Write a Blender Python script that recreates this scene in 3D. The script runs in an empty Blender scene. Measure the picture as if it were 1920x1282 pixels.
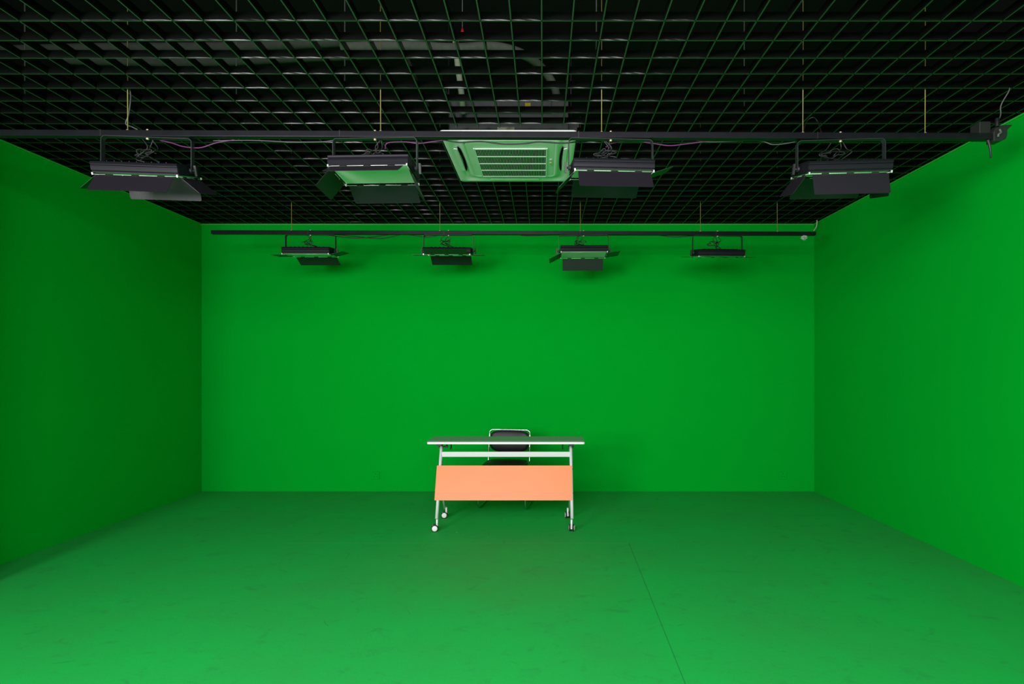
import bpy, bmesh, math, random
from mathutils import Vector, Matrix, Euler
random.seed(7)
C = bpy.context.scene.collection
sc = bpy.context.scene

# ------------------------------------------------------------------ camera
CAMZ = 1.43
cd = bpy.data.cameras.new('camera'); cam = bpy.data.objects.new('camera', cd); C.objects.link(cam)
cam.location = (0, 0, CAMZ); cam.rotation_euler = (math.pi/2, 0, 0)
cd.sensor_width = 36; cd.lens = 955/1920*36
cd.shift_x = -58/1920; cd.shift_y = 47/1920
cd.clip_start = .05; cd.clip_end = 60
sc.camera = cam

# ------------------------------------------------------------------ world, exposure, lights
w = bpy.data.worlds.new('world'); sc.world = w; w.use_nodes = True
w.node_tree.nodes['Background'].inputs[0].default_value = (.9, .95, 1, 1)
w.node_tree.nodes['Background'].inputs[1].default_value = .05
vs = sc.view_settings
vs.view_transform = 'Standard'; vs.look = 'None'; vs.gamma = 1; vs.use_curve_mapping = False
vs.exposure = 0.05
sc.cycles.max_bounces = 10; sc.cycles.diffuse_bounces = 6; sc.cycles.glossy_bounces = 4

def area(name, loc, rot, size, size_y, power, col=(1, 1, 1)):
    l = bpy.data.lights.new(name, 'AREA'); l.shape = 'RECTANGLE'; l.size = size; l.size_y = size_y
    l.energy = power; l.color = col
    o = bpy.data.objects.new(name, l); C.objects.link(o); o.location = loc
    o.rotation_euler = [math.radians(a) for a in rot]
    return o
# ceiling lamps of the room half behind the camera, then an added side fill
LC = (1, .925, 1)
area('unseen_area_light', (-.35, -1.6, 2.7), (74, 0, -9), 3.4, 1.2, 245, LC)
area('unseen_area_light', (.5, .4, 2.98), (2, -8, 0), 5.2, .7, 66, LC)
area('unseen_area_light', (-3.3, -1.3, 1.9), (80, 0, -52), 1.6, 1.6, 220, LC)  # added low fill at the left, brightens the right wall and floor

# ------------------------------------------------------------------ materials
def mat(name, col, rough=.5, metal=0., spec=.5, bump=0., scale=30., var=0., stretch=(1, 1, 1)):
    m = bpy.data.materials.new(name); m.use_nodes = True
    nt = m.node_tree; n = nt.nodes; L = nt.links; b = n['Principled BSDF']
    b.inputs['Base Color'].default_value = (*col, 1)
    b.inputs['Roughness'].default_value = rough; b.inputs['Metallic'].default_value = metal
    b.inputs['Specular IOR Level'].default_value = spec
    tc = n.new('ShaderNodeTexCoord'); mp = n.new('ShaderNodeMapping'); L.new(tc.outputs['Object'], mp.inputs[0])
    mp.inputs['Scale'].default_value = stretch
    nz = n.new('ShaderNodeTexNoise'); nz.inputs['Scale'].default_value = scale; nz.inputs['Detail'].default_value = 5
    L.new(mp.outputs[0], nz.inputs['Vector'])
    if var:
        mx = n.new('ShaderNodeMix'); mx.data_type = 'RGBA'
        mx.inputs[6].default_value = (*[c*(1-var) for c in col], 1)
        mx.inputs[7].default_value = (*[min(1, c*(1+var)) for c in col], 1)
        L.new(nz.outputs[0], mx.inputs[0]); L.new(mx.outputs[2], b.inputs['Base Color'])
    if bump:
        bp = n.new('ShaderNodeBump'); bp.inputs['Strength'].default_value = bump; bp.inputs['Distance'].default_value = .01
        L.new(nz.outputs[0], bp.inputs['Height']); L.new(bp.outputs[0], b.inputs['Normal'])
    return m

M = {}
M['wall'] = mat('chroma_green_paint', (.0, .36, .022), .9, spec=.02, var=.04, scale=2.5, bump=.03)
M['plenum'] = mat('dark_plenum_paint', (.012, .014, .012), .9, spec=.1, var=.2, scale=3)
M['blade'] = mat('black_grid_paint', (.004, .005, .004), .22, spec=.27)
M['flange'] = mat('green_bounce_flange', (.045, .10, .055), .4, spec=.4, var=.2, scale=6)  # blade undersides: lighter green base paints in the floor's bounce and reflection
M['rail'] = mat('black_rail_paint', (.008, .008, .011), .38, spec=.25, var=.5, scale=9, bump=.15)
M['housing'] = mat('graphite_aluminium', (.009, .008, .013), .5, spec=.22, var=.1, scale=60)
M['door'] = mat('black_powder_sheet', (.015, .013, .018), .4, spec=.5, var=.12, scale=150, bump=.05)
M['yoke'] = mat('yoke_paint', (.022, .026, .028), .4, spec=.5)
M['diffuser'] = mat('milky_diffuser', (.74, .76, .70), .4, spec=.5, var=.03)
M['rod'] = mat('bright_hinge_rod', (.8, .8, .76), .3, metal=.3)
M['zinc'] = mat('yellow_zinc_rod', (.34, .25, .07), .5, metal=.2, var=.2, scale=40)
M['bolt'] = mat('zinc_bolt', (.75, .68, .45), .35, metal=.5)
M['cable'] = mat('black_cable', (.016, .016, .017), .45, spec=.45)
M['greycable'] = mat('grey_cable', (.10, .10, .10), .5)
M['purple'] = mat('purple_cable', (.15, .025, .13), .45)
M['acwhite'] = mat('ac_white_plastic', (.86, .87, .85), .35, spec=.5, var=.015, scale=4)
M['acdark'] = mat('ac_dark_gap', (.004, .004, .004), .9, spec=.0)
M['sheet'] = mat('galvanised_sheet', (.16, .16, .165), .5, metal=.4, var=.3, scale=12)
M['yellow'] = mat('yellow_label', (.75, .60, .02), .6)
M['orangelamp'] = mat('orange_indicator', (.95, .42, .12), .4)
M['pipe'] = mat('pipe_insulation', (.07, .07, .062), .9, var=.3, scale=25, bump=.3)
M['pipelight'] = mat('pale_pipe_insulation', (.15, .15, .13), .9, var=.3, scale=25, bump=.3)
M['palepipe'] = mat('pale_pipe', (.55, .54, .44), .7, var=.1)
M['red'] = mat('red_cap', (.6, .02, .02), .5)
M['white'] = mat('white_powder_coat', (.68, .68, .69), .35, spec=.5, var=.01)
M['castor'] = mat('castor_grey_hub', (.80, .80, .79), .45)
M['tyre'] = mat('black_rubber', (.018, .018, .018), .6)
M['orange'] = mat('orange_laminate', (.88, .225, .050), .42, spec=.45, var=.03, scale=3)
M['edgewhite'] = mat('white_edge_band', (.86, .85, .86), .4)
M['top'] = mat('grey_laminate', (.26, .262, .27), .24, spec=.5, var=.02)
M['edgeblack'] = mat('black_edge_line', (.02, .02, .02), .5)
M['plastic'] = mat('black_plastic', (.02, .02, .02), .45)
M['vinyl'] = mat('black_vinyl', (.012, .011, .014), .45, spec=.35, var=.15, scale=200, bump=.1)
M['chrome'] = mat('chrome', (.65, .65, .65), .2, metal=1)
M['clear'] = mat('crumpled_wrap', (.45, .5, .45), .25, var=.4, scale=60, bump=.6)
M['trim'] = mat('pale_green_edge_trim', (.02, .44, .04), .6, var=.15, scale=6)

def floor_mat():
    m = bpy.data.materials.new('green_vinyl_floor'); m.use_nodes = True
    nt = m.node_tree; n = nt.nodes; L = nt.links; b = n['Principled BSDF']
    tc = n.new('ShaderNodeTexCoord'); sp = n.new('ShaderNodeSeparateXYZ'); L.new(tc.outputs['Object'], sp.inputs[0])
    def noise(scale, det=6, rough=.6, sx=1, sy=1, dist=0):
        mp = n.new('ShaderNodeMapping'); mp.inputs['Scale'].default_value = (sx, sy, 1); L.new(tc.outputs['Object'], mp.inputs[0])
        z = n.new('ShaderNodeTexNoise'); z.inputs['Scale'].default_value = scale; z.inputs['Detail'].default_value = det
        z.inputs['Roughness'].default_value = rough; z.inputs['Distortion'].default_value = dist
        L.new(mp.outputs[0], z.inputs['Vector']); return z.outputs[0]
    def ramp(v, a, c, lo=0, hi=1):
        r = n.new('ShaderNodeMapRange'); r.inputs[1].default_value = a; r.inputs[2].default_value = c
        r.inputs[3].default_value = lo; r.inputs[4].default_value = hi; L.new(v, r.inputs[0]); return r.outputs[0]
    def mix(f, a, c):
        x = n.new('ShaderNodeMix'); x.data_type = 'RGBA'
        L.new(f, x.inputs[0])
        if isinstance(a, tuple): x.inputs[6].default_value = (*a, 1)
        else: L.new(a, x.inputs[6])
        x.inputs[7].default_value = (*c, 1); return x.outputs[2]
    def math_(op, a, c=None):
        x = n.new('ShaderNodeMath'); x.operation = op
        for i, v in enumerate((a, c)):
            if v is None: continue
            if isinstance(v, (int, float)): x.inputs[i].default_value = v
            else: L.new(v, x.inputs[i])
        return x.outputs[0]
    base = (.010, .40, .062)
    c = mix(ramp(noise(1.1, 7, .62), .35, .68), base, (.020, .335, .060))
    c = mix(ramp(noise(5.5, 8, .7, 1, 1.6, .6), .56, .74, 0, .55), c, (.02, .20, .05))
    c = mix(ramp(noise(26, 6, .75, 1, 2.2), .60, .72, 0, .5), c, (.014, .16, .045))
    # worn brownish patch of foot traffic in front of the desk
    px = math_('POWER', math_('DIVIDE', math_('ADD', sp.outputs[0], .30), 1.25), 2.)
    py = math_('POWER', math_('DIVIDE', math_('ADD', sp.outputs[1], -3.75), .95), 2.)
    rr = math_('MULTIPLY', ramp(math_('ADD', px, py), 0, 1, 1, 0), ramp(noise(3, 7, .65), .35, .65, .25, .8))
    c = mix(math_('MULTIPLY', rr, .6), c, (.050, .27, .058))
    # scuffs: thin curved marks
    vo = n.new('ShaderNodeTexVoronoi'); vo.feature = 'DISTANCE_TO_EDGE'; vo.inputs['Scale'].default_value = 2.3
    mp = n.new('ShaderNodeMapping'); L.new(tc.outputs['Object'], mp.inputs[0])
    ad = n.new('ShaderNodeMix'); ad.data_type = 'VECTOR'; ad.inputs[0].default_value = .35
    nz = n.new('ShaderNodeTexNoise'); nz.inputs['Scale'].default_value = 1.7; L.new(tc.outputs['Object'], nz.inputs['Vector'])
    L.new(mp.outputs[0], ad.inputs[4]); L.new(nz.outputs['Color'], ad.inputs[5]); L.new(ad.outputs[1], vo.inputs['Vector'])
    sc1 = math_('MULTIPLY', ramp(vo.outputs[0], 0, .006, 1, 0), ramp(noise(4.5, 3), .60, .68))
    c = mix(math_('MULTIPLY', sc1, .5), c, (.01, .10, .03))
    # sparse light specks
    v2 = n.new('ShaderNodeTexVoronoi'); v2.inputs['Scale'].default_value = 2.1; L.new(tc.outputs['Object'], v2.inputs['Vector'])
    c = mix(ramp(v2.outputs['Distance'], .008, .012, .8, 0), c, (.5, .62, .45))
    # seams of the vinyl rolls
    s1 = math_('ABSOLUTE', math_('SUBTRACT', sp.outputs[0], math_('ADD', math_('MULTIPLY', sp.outputs[1], .0304), .573)))
    f1 = math_('MULTIPLY', ramp(s1, .0015, .0035, .55, 0), math_('LESS_THAN', sp.outputs[1], 4.14))
    c = mix(f1, c, (.008, .10, .03))
    s2 = math_('ABSOLUTE', math_('SUBTRACT', sp.outputs[1], 4.14))
    f2 = math_('MULTIPLY', ramp(s2, .003, .009, .22, 0), math_('MULTIPLY', math_('LESS_THAN', sp.outputs[0], .7), math_('GREATER_THAN', sp.outputs[0], -2.1)))
    c = mix(f2, c, (.10, .42, .13))
    L.new(c, b.inputs['Base Color'])
    b.inputs['Roughness'].default_value = .7; b.inputs['Specular IOR Level'].default_value = .12
    bp = n.new('ShaderNodeBump'); bp.inputs['Strength'].default_value = .08; bp.inputs['Distance'].default_value = .01
    L.new(noise(40, 4), bp.inputs['Height']); L.new(bp.outputs[0], b.inputs['Normal'])
    return m
M['floor'] = floor_mat()

# ------------------------------------------------------------------ mesh helpers
def box(bm, x0, x1, y0, y1, z0, z1, mi=0, mx=None):
    vs_ = [Vector((x, y, z)) for z in (z0, z1) for y in (y0, y1) for x in (x0, x1)]
    if mx is not None: vs_ = [mx @ v for v in vs_]
    v = [bm.verts.new(p) for p in vs_]
    for f in ((0, 2, 3, 1), (4, 5, 7, 6), (0, 1, 5, 4), (2, 6, 7, 3), (0, 4, 6, 2), (1, 3, 7, 5)):
        bm.faces.new([v[i] for i in f]).material_index = mi

def tube(bm, pts, r, seg=8, mi=0, flat=None, closed=False):
    """sweep a circle (or an ellipse/rectangle given by flat=(rx, rz)) along a path"""
    pts = [Vector(p) for p in pts]; n = len(pts); rings = []; up = None
    for i, p in enumerate(pts):
        if closed: t = (pts[(i+1) % n]-pts[i-1]).normalized()
        else: t = (pts[min(i+1, n-1)]-pts[max(i-1, 0)]).normalized()
        if up is None:
            a = Vector((0, 0, 1)) if abs(t.z) < .9 else Vector((0, 1, 0))
            up = (a-t*a.dot(t)).normalized()
        else:
            up = (up-t*up.dot(t)).normalized()
        sd = t.cross(up)
        rr = r[i] if isinstance(r, (list, tuple)) else r
        ra, rb = (flat if flat else (rr, rr))
        rings.append([bm.verts.new(p+sd*math.cos(2*math.pi*k/seg)*ra+up*math.sin(2*math.pi*k/seg)*rb) for k in range(seg)])
    m = n if closed else n-1
    for i in range(m):
        a, b = rings[i], rings[(i+1) % n]
        for k in range(seg):
            f = bm.faces.new((a[k], a[(k+1) % seg], b[(k+1) % seg], b[k])); f.smooth = True; f.material_index = mi
    if not closed:
        bm.faces.new(rings[0][::-1]).material_index = mi; bm.faces.new(rings[-1]).material_index = mi

def cyl(bm, a, b, r, seg=16, mi=0): tube(bm, [a, b], r, seg, mi)

def lathe(bm, prof, origin, axis, seg=24, mi=0):
    """prof: list of (radius, offset along axis)"""
    ax = Vector(axis).normalized(); a = Vector((0, 0, 1)) if abs(ax.z) < .9 else Vector((1, 0, 0))
    u = (a-ax*a.dot(ax)).normalized(); v = ax.cross(u); o = Vector(origin); rings = []
    for r, h in prof:
        rings.append([bm.verts.new(o+ax*h+(u*math.cos(2*math.pi*k/seg)+v*math.sin(2*math.pi*k/seg))*max(r, 1e-4)) for k in range(seg)])
    for a_, b_ in zip(rings, rings[1:]):
        for k in range(seg):
            f = bm.faces.new((a_[k], a_[(k+1) % seg], b_[(k+1) % seg], b_[k])); f.material_index = mi; f.smooth = True
    bm.faces.new(rings[0][::-1]).material_index = mi; bm.faces.new(rings[-1]).material_index = mi

def prism(bm, poly, axis, a, b, mi=0):
    """poly in the two other axes, extruded along axis ('x','y','z') from a to b"""
    def P(u, v, h):
        return {'x': (h, u, v), 'y': (u, h, v), 'z': (u, v, h)}[axis]
    A = [bm.verts.new(P(u, v, a)) for u, v in poly]; B = [bm.verts.new(P(u, v, b)) for u, v in poly]
    n = len(poly)
    for i in range(n):
        bm.faces.new((A[i], A[(i+1) % n], B[(i+1) % n], B[i])).material_index = mi
    bm.faces.new(A[::-1]).material_index = mi; bm.faces.new(B).material_index = mi

def rrect(cx, cy, w_, h_, r, seg=5):
    out = []
    for sx, sy, a0 in ((1, 1, 0), (-1, 1, 90), (-1, -1, 180), (1, -1, 270)):
        for k in range(seg+1):
            a = math.radians(a0+90*k/seg)
            out.append((cx+sx*(w_/2-r)+r*math.cos(a), cy+sy*(h_/2-r)+r*math.sin(a)))
    return out

def bez(pts, n=10):
    """Catmull-Rom through pts"""
    P = [Vector(p) for p in pts]; P = [P[0]]+P+[P[-1]]; out = []
    for i in range(1, len(P)-2):
        for k in range(n):
            t = k/n; a, b, c, d = P[i-1], P[i], P[i+1], P[i+2]
            out.append(.5*((2*b)+(-a+c)*t+(2*a-5*b+4*c-d)*t*t+(-a+3*b-3*c+d)*t**3))
    out.append(P[-2]); return out

def obj(name, bm, mats, parent=None, loc=None, rot=None, bevel=0, label=None):
    bmesh.ops.recalc_face_normals(bm, faces=bm.faces)
    me = bpy.data.meshes.new(name); bm.to_mesh(me); bm.free()
    for m in (mats if isinstance(mats, (list, tuple)) else [mats]): me.materials.append(m)
    o = bpy.data.objects.new(name, me); C.objects.link(o)
    if parent: o.parent = parent
    if loc is not None: o.location = loc
    if rot is not None: o.rotation_euler = rot
    if bevel:
        b = o.modifiers.new('bevel', 'BEVEL'); b.width = bevel; b.segments = 2; b.limit_method = 'ANGLE'
    if label: o['label'] = label
    return o

def tag(o, label, cat, group=None, kind=None):
    o['label'] = label; o['category'] = cat
    if group: o['group'] = group
    if kind: o['kind'] = kind
    return o

def thing(name, label, cat, loc, rotz=0, group=None):
    o = bpy.data.objects.new(name, None); C.objects.link(o); o.location = loc; o.rotation_euler = (0, 0, rotz)
    return tag(o, label, cat, group)

BM = bmesh.new

# ------------------------------------------------------------------ room shell
XL, XR, YB, YF = -3.928, 3.121, 5.862, -3.6
ZG, ZC = 3.075, 3.95                       # underside of the open-cell grid, slab above
def wall(name, box_low, box_high, label):
    bm = BM(); box(bm, *box_low, 0); box(bm, *box_high, 1)
    tag(obj(name, bm, [M['wall'], M['plenum']]), label, 'wall', kind='structure')
T = .12
wall('wall_back', (XL-T, XR+T, YB, YB+T, 0, ZG-.0005), (XL-T, XR+T, YB, YB+T, ZG-.0005, ZC), 'flat chroma green back wall behind the desk')
wall('wall_left', (XL-T, XL, YF, YB, 0, ZG-.0005), (XL-T, XL, YF, YB, ZG-.0005, ZC), 'darker chroma green side wall at the left')
wall('wall_right', (XR, XR+T, YF, YB, 0, ZG-.0005), (XR, XR+T, YF, YB, ZG-.0005, ZC), 'brighter chroma green side wall at the right')
wall('wall_front', (XL-T, XR+T, YF-T, YF, 0, ZG-.0005), (XL-T, XR+T, YF-T, YF, ZG-.0005, ZC), 'wall behind the camera')
bm = BM(); box(bm, XL, XL+.30, 2.7, 3.20, 0, ZG)
tag(obj('wall_left', bm, M['wall']), 'green pilaster at the near end of the left wall', 'wall', kind='structure')
bm = BM(); box(bm, XL-T, XR+T, YF-T, YB+T, -.1, 0)
tag(obj('floor', bm, M['floor']), 'scuffed green vinyl studio floor with a roll seam', 'floor', kind='structure')
bm = BM(); box(bm, XL-T, XR+T, YF-T, YB+T, ZC, ZC+.1)
tag(obj('ceiling', bm, M['plenum']), 'dark ceiling slab above the open grid', 'ceiling', kind='structure')

# pale angle trim where the grid meets the walls
bm = BM()
box(bm, XL, XR, YB-.018, YB, ZG-.016, ZG-.001)
tag(obj('trim_1', bm, M['trim']), 'thin pale green edge strip on top of the back wall', 'trim', kind='structure')
bm = BM(); box(bm, XL, XL+.014, 3.20, YB-.018, ZG-.012, ZG-.001)
tag(obj('trim_2', bm, M['trim']), 'thin green edge strip on top of the left wall', 'trim', kind='structure')
bm = BM(); box(bm, XR-.014, XR, YF, YB-.018, ZG-.012, ZG-.001)
tag(obj('trim_3', bm, M['trim']), 'thin green edge strip on top of the right wall', 'trim', kind='structure')

# open-cell grid: U-shaped blades, 146 mm cells
CELL, BH, BW = .1462, .042, .0095
AX0, AX1, AY0, AY1 = -.722, .240, 3.504, 4.475        # hole cut for the cassette
def blade(bm, along, c, a, b):
    """inverted trough 9.5 mm wide running from a to b, slightly bowed between the crossings"""
    h = BW/2
    n0 = -.006-CELL*26 if along == 'x' else 2.4225-CELL*14
    if along == 'x':                          # four stations per cell, in step with the crossings
        ts = [n0+CELL*k/4 for k in range(-8, 400)]
    else: ts = [n0+CELL*k for k in range(-8, 80)]
    ts = [a]+[q for q in ts if a+.004 < q < b-.004]+[b]
    ring = []; amp = .003
    for t in ts:
        fr = ((t-n0)/CELL) % 1.0
        if fr < .02 or fr > .98: amp = random.uniform(.0, .0055)
        lip = .0022+amp*math.sin(math.pi*fr)
        row = []
        for (o_, z_) in ((-h, ZG+BH), (-h, ZG+lip), (-h*.62, ZG), (h*.62, ZG), (h, ZG+lip), (h, ZG+BH)):
            row.append(bm.verts.new((t, c+o_, z_) if along == 'x' else (c+o_, t, z_)))
        ring.append(row)
    for r0, r1 in zip(ring, ring[1:]):
        for k in range(6):
            f = bm.faces.new((r0[k], r0[(k+1) % 6], r1[(k+1) % 6], r1[k])); f.smooth = False
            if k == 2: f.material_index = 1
    bm.faces.new(ring[0][::-1]); bm.faces.new(ring[-1])
bm = BM()
y = 2.4225-.1462*14
while y < YB-.02:
    if AY0 < y < AY1:
        blade(bm, 'x', y, XL, AX0); blade(bm, 'x', y, AX1, XR)
    else: blade(bm, 'x', y, XL, XR)
    y += CELL
x = -.006-CELL*26
while x < XR:
    if x > XL+.01:
        if AX0 < x < AX1:
            blade(bm, 'y', x, .3, AY0); blade(bm, 'y', x, AY1, YB)
        else: blade(bm, 'y', x, .3, YB)
    x += CELL
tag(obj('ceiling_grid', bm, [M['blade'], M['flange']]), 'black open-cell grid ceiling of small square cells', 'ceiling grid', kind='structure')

# ------------------------------------------------------------------ lighting rails
def rail(label, xa, xb, y0, y1, za, zb, h, rods, rodlab):
    t = thing('lighting_rail', label, 'rail', ((xa+xb)/2, (y0+y1)/2, (za+zb)/2+h), 0, 'black lighting rails')
    L_ = xb-xa; ang = math.atan2(zb-za, L_)
    bm = BM(); hw = (y1-y0)/2
    box(bm, -L_/2, L_/2, -hw, hw, -h, 0)
    obj('rail_tube', bm, M['rail'], t, rot=(0, -ang, 0), bevel=.003)
    for xr in rods:
        bm = BM(); x_ = xr-(xa+xb)/2; zl = math.tan(ang)*x_
        z0 = t.location.z
        tube(bm, [(x_, 0, zl-.002), (x_+random.uniform(-.003, .003), 0, (ZC-z0)/2), (x_, 0, ZC-z0)], .0027, 6)
        obj('hanger_rod', bm, M['zinc'], t)
        bm = BM(); lathe(bm, [(.008, 0), (.008, .008)], (x_, 0, zl), (0, 0, 1), 6)
        obj('nut', bm, M['bolt'], t)
    for k in range(4):                       # sleeves where lengths of tube join
        x_ = -L_/2+L_*(.16+.225*k); zl = math.tan(ang)*x_
        bm = BM(); box(bm, x_-.002, x_+.002, -hw-.001, hw+.001, -h-.001+zl, .001+zl)
        obj('joint', bm, M['plastic'], t)
    return t
RY = 3.03
rail('long black lighting rail hung nearest the camera, with four lamps', -3.62, 2.66, RY-.02, RY+.02, 2.8366-.0366, 2.8140-.0366, .0366,
     [(240-1018)/315, (714-1018)/315, (1128-1018)/315, (1505-1018)/315, (1734-1018)/315], None)
RB = 5.13
rail('shorter black lighting rail hung in front of the back wall', -3.333, 2.742, RB-.02, RB+.02, 2.804-.0366, 2.790-.0366, .0366,
     [(547-1018)/186, (825-1018)/186, (1088-1018)/186, (1313-1018)/186, (1457-1018)/186], None)

# ------------------------------------------------------------------ barn-door studio lamps
W_, D_, H_, WF = .465, .25, .064, .455
def lamp(label, px, yaw, tilt, z, doors, knobs, seed, front, rz, cables=3, DL=.130):
    rnd = random.Random(seed)
    ry = RY if front else RB
    Xb = px
    yaw = math.radians(yaw); tilt = math.radians(tilt)
    t = thing('studio_lamp', label, 'lamp', (Xb, ry, rz), yaw, 'studio lamps on the front rail' if front else 'studio lamps on the back rail')
    pz = z-rz
    # yoke: flat strip bent to a U
    bm = BM(); hw = W_/2+.018; r = .022; th = .004
    path = [(-hw, pz-.012)]+[(-hw+r-r*math.cos(a), -.004-r+r*math.sin(a)) for a in [math.radians(15*i) for i in range(7)]]
    path += [(-u, v) for u, v in reversed(path)]
    bwid = .016
    rings = []
    for i, (u, v) in enumerate(path):
        p0 = Vector(path[max(i-1, 0)]); p1 = Vector(path[min(i+1, len(path)-1)]); d = (p1-p0).normalized(); nn = Vector((-d.y, d.x))*th/2
        rings.append([bm.verts.new((u+s*nn.x, q*bwid, v+s*nn.y)) for s, q in ((-1, -1), (1, -1), (1, 1), (-1, 1))])
    for a, b in zip(rings, rings[1:]):
        for k in range(4): bm.faces.new((a[k], a[(k+1) % 4], b[(k+1) % 4], b[k]))
    bm.faces.new(rings[0][::-1]); bm.faces.new(rings[-1])
    obj('yoke', bm, M['yoke'], t)
    bm = BM(); lathe(bm, [(.004, .044), (.004, -.006), (.008, -.006), (.008, -.014), (.004, -.016)], (0, -.004, 0), (0, 0, 1), 8)
    lathe(bm, [(.007, .0372), (.007, .045), (.003, .048)], (0, -.004, 0), (0, 0, 1), 8)
    obj('clamp_bolt', bm, M['bolt'], t)
    # housing: extruded aluminium with ribbed long sides
    R = Matrix.Rotation(tilt, 4, 'X'); loc = (0, 0, pz)
    hd, hh = D_/2, H_/2
    side = [(hd-.022, hh), (hd-.006, hh-.003), (hd, hh-.010), (hd-.003, hh-.017), (hd-.003, hh-.021), (hd-.008, hh-.023), (hd-.003, hh-.025),
            (hd-.001, hh-.036), (hd-.001, hh-.050), (hd-.006, hh-.056), (hd-.006, -hh)]
    prof = side+[(-a, b) for a, b in reversed(side)]
    bm = BM(); prism(bm, prof, 'x', -W_/2, W_/2)
    for s in (-1, 1):
        prism(bm, [(a*.93, b*.93) for a, b in prof], 'x', s*W_/2, s*(W_/2+.002))
        for q in (-1, 1):
            for zz in (-.018, .018): lathe(bm, [(.003, 0), (.003, .002)], (s*(W_/2+.002), q*.1, zz), (s, 0, 0), 6)
    for k in range(9):                        # cooling fins on the back of the housing
        xx = -.16+.04*k; box(bm, xx, xx+.004, -hd+.03, hd-.03, hh, hh+.006)
    obj('housing', bm, M['housing'], t, loc=loc, rot=(tilt, 0, 0))
    # diffuser panel underneath
    bm = BM(); box(bm, -WF/2+.006, WF/2-.006, -hd+.012, hd-.012, -hh-.0006, -hh+.002)
    obj('diffuser', bm, M['diffuser'], t, loc=loc, rot=(tilt, 0, 0))
    zb = -hh-.009
    # wire frame the doors hinge on
    bm = BM()
    cn = [(-WF/2, -hd), (WF/2, -hd), (WF/2, hd), (-WF/2, hd)]
    for i in range(4):
        a, b = cn[i], cn[(i+1) % 4]; cyl(bm, (*a, zb), (*b, zb), .0015, 6)
        box(bm, a[0]-.0035, a[0]+.0035, a[1]-.0035, a[1]+.0035, zb-.003, zb+.010)
    obj('hinge_frame', bm, M['rod'], t, loc=loc, rot=(tilt, 0, 0))
    # barn doors: front, back, left, right; angle from straight down, opening outwards
    f, b, l, r_ = doors
    WD, WS = .42, .20
    specs = [(f, 0, -hd, 0, WD), (b, 0, hd, math.pi, WD), (l, -WF/2, 0, -math.pi/2, WS), (r_, WF/2, 0, math.pi/2, WS)]
    for ang, cx, cy, rzz, wd in specs:
        if ang is None: continue
        a = math.radians(ang)
        bm = BM(); cut = .006
        poly = [(-wd/2, -.006), (wd/2, -.006), (wd/2, -DL+cut), (wd/2-cut, -DL), (-wd/2+cut, -DL), (-wd/2, -DL+cut)]
        prism(bm, poly, 'y', -.0008, .0008)
        mx = Matrix.Translation((0, 0, pz)) @ R @ Matrix.Translation((cx, cy, zb)) @ Matrix.Rotation(rzz, 4, 'Z') @ Matrix.Rotation(-a, 4, 'X')
        d = obj('barn_door', bm, M['door'], t); d.matrix_local = mx
        for hx in ((-.33, 0, .33) if wd > .3 else (-.28, .28)):
            bm = BM(); prism(bm, [(hx*wd-.020, -.010), (hx*wd-.018, -.012), (hx*wd+.018, -.012), (hx*wd+.020, -.010), (hx*wd+.020, .003), (hx*wd-.020, .003)], 'y', -.0025, .0025)
            obj('hinge', bm, M['plastic'], d)
    # tilt knobs
    for s in knobs:
        bm = BM(); x0 = s*(W_/2+.004)
        lathe(bm, [(.016, 0), (.016, .010), (.006, .012), (.006, .030)], (x0, 0, 0), (s, 0, 0), 14)
        box(bm, *sorted((s*(W_/2+.030), s*(W_/2+.042))), -.007, .007, -.030, .030)
        obj('tilt_knob', bm, M['plastic'], t, loc=(0, 0, pz), rot=(tilt+.3*rnd.random(), 0, 0))
    for s in (-1, 1):
        if s not in knobs:
            bm = BM(); lathe(bm, [(.012, 0), (.012, .020), (.005, .024)], (s*(W_/2+.001), 0, 0), (s, 0, 0), 12)
            obj('pivot_bolt', bm, M['plastic'], t, loc=(0, 0, pz), rot=(tilt, 0, 0))
    # power leads from the rail to the housing
    for k in range(cables):
        bm = BM(); x0 = rnd.uniform(-.05, .03); x1 = rnd.uniform(-.02, .06)
        zt = pz+hh+.004
        pts = [(x0, .018, -.004), (x0+rnd.uniform(-.04, .04), .02, zt*.35), (x0+rnd.uniform(-.09, .06), rnd.uniform(-.04, .04), zt*.7+.005*k),
               (x1+rnd.uniform(-.05, .02), rnd.uniform(-.03, .05), zt+.022), (x1, .02, zt+.012), (x1, .02, zt-.006)]
        tube(bm, bez(pts, 6), .0032, 6); obj('power_lead', bm, M['cable'], t)
    bm = BM(); lp = []
    for k in range(26):
        a = k/25*math.pi*3.6; rr = .030+.012*math.sin(k*1.7+seed)
        lp.append((-.045+rr*1.5*math.cos(a)+.02*rnd.random(), .02+.02*math.sin(a*.7), (pz+hh)*.55+rr*.62*math.sin(a)))
    tube(bm, bez(lp, 3), .0028, 6); obj('coiled_lead', bm, M['cable'], t)
    return t

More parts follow.
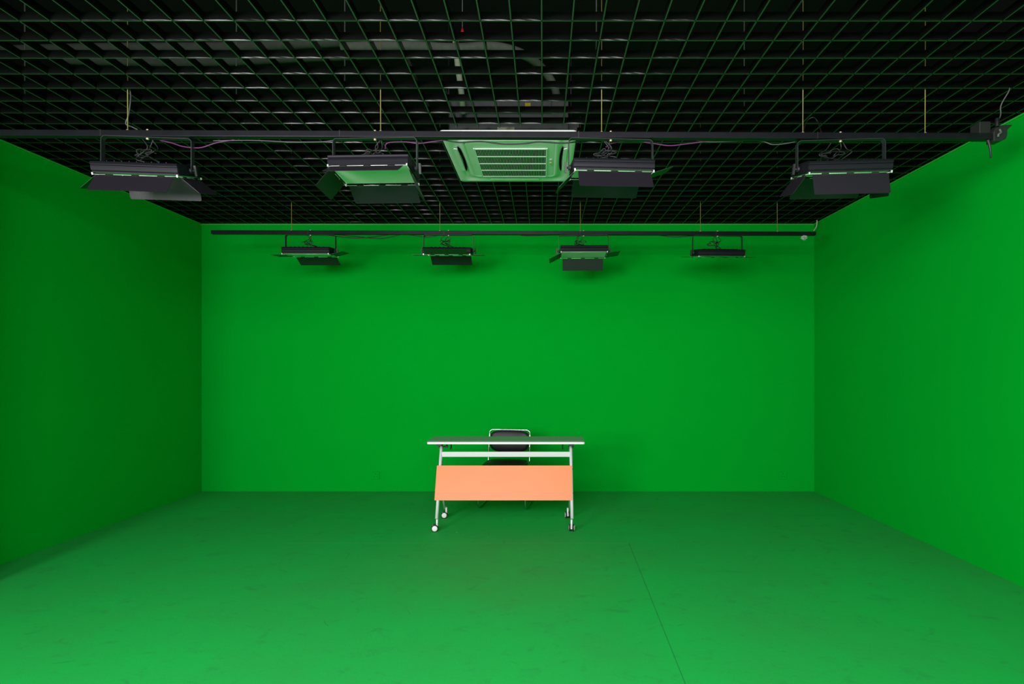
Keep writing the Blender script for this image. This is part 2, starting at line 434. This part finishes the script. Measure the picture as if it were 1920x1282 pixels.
def rzf(x): return 2.8000-.0036*(x+3.62)
F_ = [
 ('leftmost lamp of the front rail, rear and side barn doors hanging open', -2.349, 5.3, 17.1, 2.605, (48, 0, 53, 47), (1,), 1),
 ('front-rail lamp with pale diffuser showing and lozenge-shaped left barn door', -.997, -1.9, -5.4, 2.606, (52, 59, 38, 23), (1,), 2),
 ('front-rail lamp right beside the ceiling air conditioner', .403, 3.1, 8.8, 2.610, (40, 47, 45, 108), (-1,), 3),
 ('rightmost lamp of the front rail, black front barn door hanging almost straight down', 1.768, -3.7, 14.1, 2.612, (25, 23, 34, 8), (-1,), 4)]
for lab, x_, yw, tl, z_, dr, kn, sd in F_: lamp(lab, x_, yw, tl, z_, dr, kn, sd, True, rzf(x_), 3)
def rzb(x): return 2.7674-.0023*(x+3.333)
B_ = [
 ('leftmost small lamp hanging before the back wall, skewed barn door below', -2.339, .4, 6.0, 2.594, (None, 55, 89, 105), (1,), 11),
 ('back-rail lamp with dark front barn door folded up, second from the left', -.95, 1.0, 10.0, 2.598, (113, 45, 90, 90), (-1, 1), 12),
 ('back-rail lamp with square black barn door under a green-lit diffuser', .409, -1.3, -1.7, 2.596, (None, 26, 64, 98), (-1, 1), 13),
 ('rightmost small back-rail lamp, its barn doors opened flat', 1.757, 1.8, 11.0, 2.579, (90, 92, 90, 90), (-1,), 14)]
for lab, x_, yw, tl, z_, dr, kn, sd in B_: lamp(lab, x_, yw, tl, z_, dr, kn, sd, False, rzb(x_), 3)

# ------------------------------------------------------------------ cables strung along the rails
def strung(name, label, cat, pts, r, m, group=None):
    bm = BM(); tube(bm, bez(pts, 8), r, 6); return tag(obj(name, bm, m), label, cat, group)
def fpt(px, py, Y): return ((px-1018)/955*Y, Y, CAMZ-(py-688)/955*Y)
strung('purple_cable', 'purple cable sagging beside the leftmost front lamp', 'cable',
       [fpt(300, 263, 3.06), fpt(322, 268, 3.06), fpt(345, 275, 3.06), fpt(375, 277, 3.06), fpt(405, 268, 3.06), fpt(440, 262, 3.06)], .0032, M['purple'], 'purple cables along the front rail')
strung('purple_cable', 'purple cable behind the rail, between lamp and air conditioner', 'cable',
       [fpt(722, 280, 3.07), fpt(727, 268, 3.07), fpt(760, 266, 3.06), fpt(785, 269, 3.06), fpt(815, 265, 3.06), fpt(840, 262, 3.06)], .0032, M['purple'], 'purple cables along the front rail')
strung('purple_cable', 'purple cable sagging right of the lamp beside the air conditioner', 'cable',
       [fpt(1136, 276, 3.07), fpt(1150, 268, 3.07), fpt(1190, 265, 3.06), fpt(1225, 269, 3.06), fpt(1255, 273, 3.06), fpt(1285, 270, 3.06), fpt(1340, 263, 3.06)], .0032, M['purple'], 'purple cables along the front rail')
strung('black_cable', 'black cable running below the rail across the air conditioner', 'cable',
       [fpt(832, 262, 3.06), fpt(862, 267, 3.06), fpt(900, 265, 3.06), fpt(945, 270, 3.06), fpt(985, 269, 3.06), fpt(1010, 266, 3.06), fpt(1060, 268, 3.06), fpt(1100, 262, 3.06)], .0042, M['cable'])
strung('grey_cable', 'grey cable along the rail between the two left front lamps', 'cable',
       [fpt(400, 264, 3.06), fpt(470, 263, 3.06), fpt(540, 266, 3.06), fpt(602, 266, 3.06), fpt(625, 263, 3.06)], .0028, M['greycable'])
strung('grey_cable', 'grey cable sagging between the two right front lamps', 'cable',
       [fpt(1300, 262, 3.06), fpt(1330, 266, 3.06), fpt(1420, 264, 3.06), fpt(1450, 271, 3.06), fpt(1485, 267, 3.06), fpt(1500, 262, 3.06)], .0028, M['greycable'])
strung('grey_cable', 'grey cable running down a yellow rod above the leftmost lamp', 'cable',
       [fpt(240, 150, 3.06), fpt(245, 180, 3.05), fpt(241, 215, 3.05), fpt(236, 232, 3.05), fpt(248, 238, 3.05), fpt(258, 243, 3.045)], .0036, M['greycable'])
for a, lab in (([(610, 440), (660, 446), (700, 444), (735, 439)], 'black cable loop under the back rail at the left'),
               ([(632, 440), (665, 443), (715, 447), (750, 440)], 'second black cable loop crossing it under the back rail'),
               ([(765, 440), (800, 444), (822, 441)], 'black cable loop just left of the second back lamp'),
               ([(970, 439), (985, 442), (1020, 441), (1050, 440)], 'black cable loop left of the third back lamp'),
               ([(1235, 441), (1265, 444), (1300, 442)], 'black cable loop left of the rightmost back lamp')):
    strung('black_cable', lab, 'cable', [fpt(p, q, 5.155) for p, q in a], .0045, M['cable'], 'cable loops under the back rail')
strung('white_cable', 'short pale cable dropping from the grid at the rear right corner', 'cable',
       [fpt(1532, 411, 5.72), fpt(1531, 424, 5.72), fpt(1526, 432, 5.70)], .006, M['palepipe'])
strung('white_cable', 'pale grey cable rising from the front rail end into the grid', 'cable',
       [fpt(1869, 231, 3.05), fpt(1876, 216, 3.0), fpt(1877, 197, 2.98), fpt(1891, 172, 2.95), fpt(1893, 165, 2.95)], .0032, M['greycable'])
strung('black_cable', 'thin black wire looped over the grid above the rightmost front lamp', 'cable',
       [fpt(1506, 249, 3.035), fpt(1512, 228, 3.2), fpt(1525, 220, 3.2), fpt(1534, 230, 3.2), fpt(1540, 249, 3.035)], .003, M['cable'])

# clamp assembly on the right end of the front rail
t = thing('rail_end_clamp', 'black clamp and cover on the right end of the front rail', 'clamp', (2.66, RY, 2.80))
bm = BM(); prism(bm, [(.0005, -.036), (.045, -.036), (.075, -.022), (.082, .0), (.082, .03), (.115, .062), (.07, .060), (.02, .055), (.0005, .02)], 'y', -.025, .03)
obj('clamp_body', bm, M['plastic'], t, bevel=.004)
bm = BM(); box(bm, -.062, .005, .0, .07, .016, .092); obj('mounting_box', bm, M['plastic'], t, bevel=.004)
bm = BM(); lathe(bm, [(.010, 0), (.011, .004), (.011, .046), (.010, .05)], (.015, -.03, .045), (0, 0, 1), 16); obj('spindle', bm, M['housing'], t)
bm = BM(); tube(bm, bez([(.026, -.034, .028), (.030, -.038, .008), (.016, -.038, -.004), (.018, -.034, -.016)], 5), .006, 8); obj('lever', bm, M['greycable'], t, label='bare metal lever')
bm = BM(); tube(bm, bez([(-.022, -.01, -.024), (-.016, -.015, -.06), (-.010, -.015, -.10), (-.009, -.015, -.130)], 5), [.009, .009, .0085, .008, .0075, .007, .0065, .006, .0055, .005, .005, .005, .005, .005, .0055, .006], 8)
obj('hanging_handle', bm, M['plastic'], t)

# crumpled wrap hanging under the back rail end
bm = BM(); bmesh.ops.create_icosphere(bm, subdivisions=3, radius=.03)
for v in bm.verts:
    v.co *= random.uniform(.75, 1.2); v.co.z *= .75
tag(obj('plastic_wrap', bm, M['clear'], loc=(2.63, RB, 2.732)), 'small crumpled clear wrap under the back rail right end', 'plastic wrap')
# its neck is tied to the rail
# ------------------------------------------------------------------ cassette air conditioner
ACX, ACY = -.241, 3.99
t = thing('ceiling_air_conditioner', 'white square cassette air conditioner in the grid ceiling', 'air conditioner', (ACX, ACY, 3.054))
S = .955
bm = BM()
# panel as stacked rounded rings: outer lip, rising cove, inner raised field
def ringface(bm, levels, mi=0):
    rs = []
    for w_, h_, r, z in levels:
        rs.append([bm.verts.new((x_, y_, z)) for x_, y_ in rrect(0, 0, w_, h_, r, 6)])
    for a, b in zip(rs, rs[1:]):
        n = len(a)
        for k in range(n):
            f = bm.faces.new((a[k], a[(k+1) % n], b[(k+1) % n], b[k])); f.material_index = mi; f.smooth = True
    return rs
rs = ringface(bm, [(S, S, .03, .010), (S, S, .03, .003), (S-.01, S-.01, .03, .0), (S-.09, S-.09, .05, -.002), (S-.12, S-.12, .07, .006), (S-.20, S-.20, .07, .010),
                   (S-.235, S-.235, .06, -.002), (S-.26, S-.26, .06, -.006), (.66, .64, .03, -.006), (.655, .635, .03, -.003), (.65, .63, .03, -.006)])
bm.faces.new(rs[0][::-1])
# inner field with a hole for the grille
gx0, gx1, gy0, gy1 = -.262, .262, -.215, .325
inner = rs[-1]
o4 = [(-.325, -.315), (.325, -.315), (.325, .315), (-.325, .315)]
bm.faces.new(inner)
obj('front_panel', bm, M['acwhite'], t)
# air outlets: four curved dark slots with a white flap
for k in range(4):
    bm = BM(); pts = []
    for i in range(13):
        u = -1+2*i/12
        pts.append((u*.22, -.378-.012*u*u))
    rr = Matrix.Rotation(k*math.pi/2, 4, 'Z')
    for hw, z, mi in ((.0085, -.0015, 0),):
        A = [bm.verts.new(rr @ Vector((x_, y_+hw*(1-abs(x_/.23)**6), .012))) for x_, y_ in pts]
        B = [bm.verts.new(rr @ Vector((x_, y_-hw*(1-abs(x_/.23)**6), .012))) for x_, y_ in pts]
        A2 = [bm.verts.new(v.co+Vector((0, 0, -.016))) for v in A]; B2 = [bm.verts.new(v.co+Vector((0, 0, -.016))) for v in B]
        for i in range(12):
            bm.faces.new((A[i], A[i+1], B[i+1], B[i])); bm.faces.new((A2[i], A2[i+1], B2[i+1], B2[i]))
            bm.faces.new((A[i], A[i+1], A2[i+1], A2[i])); bm.faces.new((B[i], B[i+1], B2[i+1], B2[i]))
        bm.faces.new((A[0], B[0], B2[0], A2[0])); bm.faces.new((A[-1], B[-1], B2[-1], A2[-1]))
    if k % 2: obj('air_outlet', bm, M['acdark'], t)
    else: bm.free()
    bm = BM(); prism(bm, [(-.20, -.425), (.20, -.425), (.215, -.418), (.205, -.395), (-.205, -.395), (-.215, -.418)], 'z', -.007, .0)
    bm.transform(rr); obj('louvre', bm, M['acwhite'], t, bevel=.003)
# intake grille: dark recess with fine white slats and three cross bars
bm = BM(); box(bm, gx0, gx1, gy0, gy1, -.0075, -.004); obj('grille_recess', bm, M['acdark'], t)
bm = BM(); ns = 46
for i in range(ns+1):
    x_ = gx0+(gx1-gx0)*i/ns; box(bm, x_-.0016, x_+.0016, gy0, gy1, -.011, -.0072)
for i in range(5):
    y_ = gy0+(gy1-gy0)*i/4; box(bm, gx0-.004, gx1+.004, y_-.006, y_+.006, -.0125, -.007)
box(bm, gx0-.012, gx0, gy0-.006, gy1+.006, -.0115, -.0055); box(bm, gx1, gx1+.012, gy0-.006, gy1+.006, -.0115, -.0055)
obj('intake_grille', bm, M['acwhite'], t)
bm = BM(); prism(bm, rrect(.302, .04, .022, .13, .008), 'z', -.009, -.005); obj('display_strip', bm, M['diffuser'], t)
bm = BM(); prism(bm, rrect(.302, .045, .018, .018, .004), 'z', -.012, -.009); obj('indicator_light', bm, M['orangelamp'], t)
# body above the grid
bm = BM(); box(bm, -.42, .42, -.40, .42, .0101, .27)
for s in (-1, 1):
    box(bm, s*.42, s*.452, -.3, -.26, .14, .145); box(bm, s*.42, s*.452, .26, .3, .14, .145)
box(bm, -.30, .30, -.42, -.40, .16, .25)
obj('cabinet_body', bm, M['sheet'], t, bevel=.004)
bm = BM(); box(bm, .115, .155, -.425, -.42, .175, .225); obj('warning_label', bm, M['yellow'], t, label='yellow warning label')
bm = BM(); box(bm, -.08, .04, -.405, -.4, .045, .065); obj('rating_plate', bm, M['palepipe'], t)
for sx in (-1, 1):
    for sy in (-.28, .28):
        bm = BM(); cyl(bm, (sx*.445, sy, .10), (sx*.445, sy, ZC-3.054), .005, 6); obj('suspension_rod', bm, M['yoke'], t)
bm = BM(); box(bm, .42, .50, -.34, -.20, .06, .16); obj('drain_pump_box', bm, M['sheet'], t, bevel=.004)

# pipes over the grid
def above(px, py, z):                    # point on the line of a feature at height z
    s = (688-py)/(z-CAMZ); return ((px-1018)/s, 955/s, z)
def pipe(name, label, cat, pts, r, m, group=None):
    bm = BM(); tube(bm, bez(pts, 8), r, 12); return tag(obj(name, bm, m), label, cat, group)
zp = 3.50
P = [above(*q, zp) for q in ((640, 88), (760, 86), (850, 90), (930, 88), (985, 104), (1020, 132))]
P += [above(1040, 165, 3.42), above(1046, 200, 3.32), (above(1046, 215, 3.26)[0], 3.62, 3.2)]
pipe('insulated_pipe', 'grey insulated pipe curving down to the air conditioner', 'pipe', P, .028, M['pipelight'])
P = [above(*q, 3.56) for q in ((700, 82), (800, 84), (900, 92), (960, 100))]
pipe('insulated_pipe', 'thinner insulated pipe running beside the curved one', 'pipe', P, .018, M['pipe'])
P = [above(853, 60, 3.6), above(858, 120, 3.45), above(862, 150, 3.36), above(866, 182, 3.27), above(868, 212, 3.2)]
pipe('drain_pipe', 'pale upright pipe piece above the grid left of the air conditioner', 'pipe', P, .020, M['palepipe'])
P = [above(0, 95, 3.55), above(200, 90, 3.55), above(420, 88, 3.55), above(640, 78, 3.55)]
pipe('insulated_pipe', 'long grey pipe above the grid at upper left', 'pipe', P, .03, M['pipe'])
P = [above(110, 112, 3.5), above(300, 116, 3.5), above(420, 115, 3.5), above(560, 108, 3.5), above(760, 100, 3.5)]
pipe('insulated_pipe', 'lower long pipe above the grid, under the upper left one', 'pipe', P, .028, M['pipe'])
bm = BM(); x_, y_, z_ = above(867, 61, 3.5); lathe(bm, [(.004, .03), (.012, .0), (.006, -.01)], (0, 0, 0), (0, 0, 1), 10)
cyl(bm, (0, 0, .02), (0, 0, ZC-z_), .003, 6, 1)
tag(obj('sprinkler_head', bm, [M['red'], M['sheet']], loc=(x_, y_, z_)), 'tiny red-capped fitting above the grid near the top centre', 'fitting')

for px_, py_, lab in ((30, 172, 'thin grey hanger rod above the grid at the far left'), (445, 172, 'thin grey hanger rod above the grid beyond the leftmost lamp'),
                      (632, 150, 'thin grey hanger rod above the grid left of the pale pipe'), (1112, 100, 'thin grey hanger rod above the grid right of the air conditioner'),
                      (1390, 190, 'thin grey hanger rod above the grid between the two right yellow rods')):
    x_, y_, z_ = above(px_, py_, ZG+BH)
    bm = BM(); cyl(bm, (0, 0, -.03), (0, 0, ZC-z_), .004, 6); box(bm, -.012, .012, -.008, .008, -.032, .004)
    tag(obj('hanger_rod', bm, M['greycable'], loc=(round((x_+.006)/CELL)*CELL-.006, 2.4225+round((y_-2.4225)/CELL)*CELL+.0145, z_)), lab, 'hanger rod', 'grey hanger rods above the grid')

# wall sockets, painted over
for x_, lab in (((704.5-1018)/163, 'green painted wall socket left of the desk'), ((1467.5-1018)/163, 'green painted wall socket near the right corner')):
    z_ = CAMZ-(891-688)/163
    t = thing('wall_socket', lab, 'socket', (x_, YB, z_), 0, 'painted wall sockets')
    bm = BM(); prism(bm, rrect(0, 0, .086, .086, .006), 'y', -.009, 0); obj('face_plate', bm, M['wall'], t, bevel=.002)
    bm = BM()
    for a, b, r in ((0, .018, 0), (-.014, -.012, .5), (.014, -.012, -.5)):
        box(bm, -.002, .002, -.0098, -.0088, -.006, .006, 0, Matrix.Translation((a, 0, b)) @ Matrix.Rotation(r, 4, 'Y'))
    obj('socket_slots', bm, M['plenum'], t)

# ------------------------------------------------------------------ flip-top desk
t = thing('folding_desk', 'white-framed rolling desk with orange front panel', 'desk', (-.331, 4.66, 0))
OX, OY = -.331, 4.66
def lx(x): return x-OX
bm = BM()
x0, x1, y0, y1, zt = -1.037-OX, .374-OX, 4.548-OY, 4.868-OY, .768
prism(bm, rrect((x0+x1)/2, (y0+y1)/2, x1-x0, y1-y0, .018), 'z', zt-.004, zt)
obj('tabletop', bm, M['top'], t, label='grey laminate tabletop')
bm = BM(); prism(bm, rrect((x0+x1)/2, (y0+y1)/2, x1-x0+.002, y1-y0+.002, .018), 'z', zt-.028, zt-.007)
obj('edge_band', bm, M['edgewhite'], t, bevel=.005, label='white rounded edge band')
bm = BM(); prism(bm, rrect((x0+x1)/2, (y0+y1)/2, x1-x0+.001, y1-y0+.001, .018), 'z', zt-.007, zt-.004)
obj('edge_line', bm, M['edgeblack'], t, label='thin black edge line')
LXL, LXR = -.932-OX, .256-OX
def ypos(z): return (4.694-OY)-(.74-z)*.346
for sx, xx in ((-1, LXL), (1, LXR)):
    bm = BM()
    tube(bm, [(xx, ypos(zz), zz) for zz in (.738, .5, .3, .098)], .014, 14, flat=(.0145, .022))
    obj('leg', bm, M['white'], t)
    bm = BM()
    top_ = Vector((xx, ypos(.50)+.01, .50)); bot = Vector((xx, 4.838-OY, .092))
    tube(bm, [top_, top_.lerp(bot, .5), bot], .012, 14, flat=(.0125, .018))
    obj('leg', bm, M['white'], t)
    # top bracket
    bm = BM(); box(bm, xx-.022*1, xx+.022, -.10, .12, .722, .741); obj('top_bracket', bm, M['plastic'], t, bevel=.002)
    bm = BM()
    for dx in (-.022, .022):
        for zz in (.705, .688): lathe(bm, [(.005, 0), (.005, .004)], (xx+dx*1.0, ypos(zz)-.02, zz), (0, -1, 0), 8)
    cyl(bm, (xx-.026, ypos(.70), .70), (xx+.026, ypos(.70), .70), .006, 8)
    for zz in (.565, .545): cyl(bm, (xx-.019, ypos(zz), zz), (xx+.019, ypos(zz), zz), .004, 8)
    obj('bolts', bm, M['plastic'], t)
# crossbar
bm = BM(); yb = ypos(.633); prism(bm, rrect(yb, .633, .026, .048, .008), 'x', LXL+.010, LXR-.010)
obj('crossbar', bm, M['white'], t)
# storage hooks under the top and the flip lever
for xx in ((844.8-1018)/202-OX, (1055-1018)/202-OX):
    bm = BM(); tube(bm, bez([(xx, .10, .742), (xx, .10, .70), (xx, .09, .675), (xx, .075, .668)], 5), .006, 8); obj('storage_hook', bm, M['plastic'], t)
bm = BM(); xx = (835-1018)/206-OX
cyl(bm, (LXL+.012, ypos(.70), .700), (xx-.005, ypos(.70), .703), .005, 8)
prism(bm, [(xx-.014, .700), (xx+.003, .722), (xx+.016, .705), (xx+.010, .688), (xx-.006, .686)], 'y', ypos(.7)-.008, ypos(.7)+.012)
obj('flip_lever', bm, M['plastic'], t, bevel=.003)
# modesty panel
bm = BM(); ztp, zbp = .541, .252
A = [(-.958-OX, 4.602-OY, ztp), (.2625-OX, 4.602-OY, ztp), (.2605-OX, 4.502-OY, zbp), (-.9595-OX, 4.502-OY, zbp)]
nrm = Vector((0, -.289, .10)).normalized()
vA = [bm.verts.new(p) for p in A]; vB = [bm.verts.new(Vector(p)+Vector((0, .012, -.004))) for p in A]
bm.faces.new(vA); bm.faces.new(vB[::-1])
for i in range(4): bm.faces.new((vA[i], vA[(i+1) % 4], vB[(i+1) % 4], vB[i]))
obj('modesty_panel', bm, M['orange'], t, bevel=.001, label='orange front panel')
bm = BM(); 
for xx in (LXL, LXR):
    for zz in (.50, .30): box(bm, xx-.012, xx+.012, ypos(zz)-.014, ypos(zz)+.002, zz-.015, zz+.015)
obj('panel_clips', bm, M['plastic'], t)
# castors
def castor(x_, y_, ang, topz):
    """twin-wheel castor; ang = direction of the wheel axle"""
    R0 = .030
    a = Vector((math.cos(ang), math.sin(ang), 0)); fw = Vector((-a.y, a.x, 0))
    c = Vector((x_, y_, R0))
    bm = BM()
    st = Vector((x_, y_, 0))-fw*.018
    cyl(bm, (st.x, st.y, R0+.006), (st.x, st.y, topz), .0085, 12)
    mx = Matrix.Translation(c) @ Matrix.Rotation(ang, 4, 'Z')
    box(bm, -.006, .006, -.026, .020, -.006, .024, 0, mx)
    o = obj('castor', bm, M['castor'], t)
    for s in (-1, 1):
        bm = BM(); lathe(bm, [(.020, 0), (R0-.002, .0), (R0, .003), (R0, .014), (R0-.003, .017), (.022, .017)], c+a*s*.006, a*s, 28)
        obj('wheel', bm, M['tyre'], o)
        bm = BM(); lathe(bm, [(.0235, .014), (.0235, .018), (.021, .0195), (.004, .0198)], c+a*s*.006, a*s, 28)
        obj('wheel_hub', bm, M['castor'], o)
castor((814-1018)/215.9-OX+.004, 4.435-OY, math.radians(98), .105)
castor((1072.5-1018)/215.9-OX, 4.445-OY, math.radians(-12), .105)
castor((832.7-1018)/197.4-OX+.004, 4.83-OY, math.radians(96), .10)
castor((1065-1018)/197.4-OX-.004, 4.83-OY, math.radians(2), .10)

# ------------------------------------------------------------------ chair behind the desk
yawc = math.radians(-8.0)
t = thing('office_chair', 'black padded chrome chair standing behind the desk', 'chair', (-.385, 5.27, 0), yawc)
hw = .240; r = .0085
def chain(s):
    return [(s*hw, .20, r), (s*hw, .17, r), (s*hw, -.10, r), (s*hw, -.155, r+.006), (s*hw, -.185, r+.035), (s*hw, -.195, .09),
            (s*hw, -.20, .22), (s*hw*.98, -.205, .35), (s*hw*.96, -.195, .390), (s*hw*.96, -.16, .405), (s*hw*.95, 0, .402), (s*hw*.94, .11, .400), (s*hw*.93, .15, .415), (s*hw*.93, .165, .46),
            (s*hw*.925, .18, .60), (s*hw*.92, .20, .69), (s*hw*.90, .205, .737), (s*hw*.78, .207, .757)]
lp = bez(chain(-1), 6); rp = bez(chain(1), 6)
bm = BM(); tube(bm, lp+rp[::-1], r, 10)
cyl(bm, (-hw*.98, .20, r), (hw*.98, .20, r), r, 10)
obj('frame', bm, M['chrome'], t)
bm = BM()
for z0_, z1_, sh in ((.44, .475, 0),):
    poly = []
    for k in range(40):
        a = 2*math.pi*k/40; c_, s_ = math.cos(a), math.sin(a); e = .45
        poly.append((.222*math.copysign(abs(c_)**e, c_), -.02+.20*math.copysign(abs(s_)**e, s_)))
    rs = []
    for sc_, z_ in ((.90, .409), (1.0, .416), (1.0, .434), (.94, .447), (.75, .452), (.4, .453)):
        rs.append([bm.verts.new((x_*sc_, -.02+(y_+.02)*sc_, z_)) for x_, y_ in poly])
    for a, b in zip(rs, rs[1:]):
        for k in range(40):
            f = bm.faces.new((a[k], a[(k+1) % 40], b[(k+1) % 40], b[k])); f.smooth = True
    bm.faces.new(rs[0][::-1]); bm.faces.new(rs[-1])
obj('seat', bm, M['vinyl'], t)
bm = BM(); rs = []
poly = []
for k in range(40):
    a = 2*math.pi*k/40; c_, s_ = math.cos(a), math.sin(a)
    e = .42 if s_ > 0 else .62
    poly.append((.212*math.copysign(abs(c_)**e, c_), .634+.114*math.copysign(abs(s_)**e, s_)))
def backy(x_, z_): return .188+(z_-.64)*.12-.035*(1-(x_/.22)**2)*-.6
for sc_, dy in ((.4, -.034), (.85, -.032), (.97, -.024), (1.0, -.012), (1.0, .004), (.96, .012), (.4, .016)):
    ring = []
    for x_, z_ in poly:
        X_, Z_ = x_*sc_, .634+(z_-.634)*sc_
        ring.append(bm.verts.new((X_, backy(X_, Z_)+dy, Z_)))
    rs.append(ring)
for a, b in zip(rs, rs[1:]):
    for k in range(40):
        f = bm.faces.new((a[k], a[(k+1) % 40], b[(k+1) % 40], b[k])); f.smooth = True
bm.faces.new(rs[0][::-1]); bm.faces.new(rs[-1])
obj('backrest', bm, M['vinyl'], t)
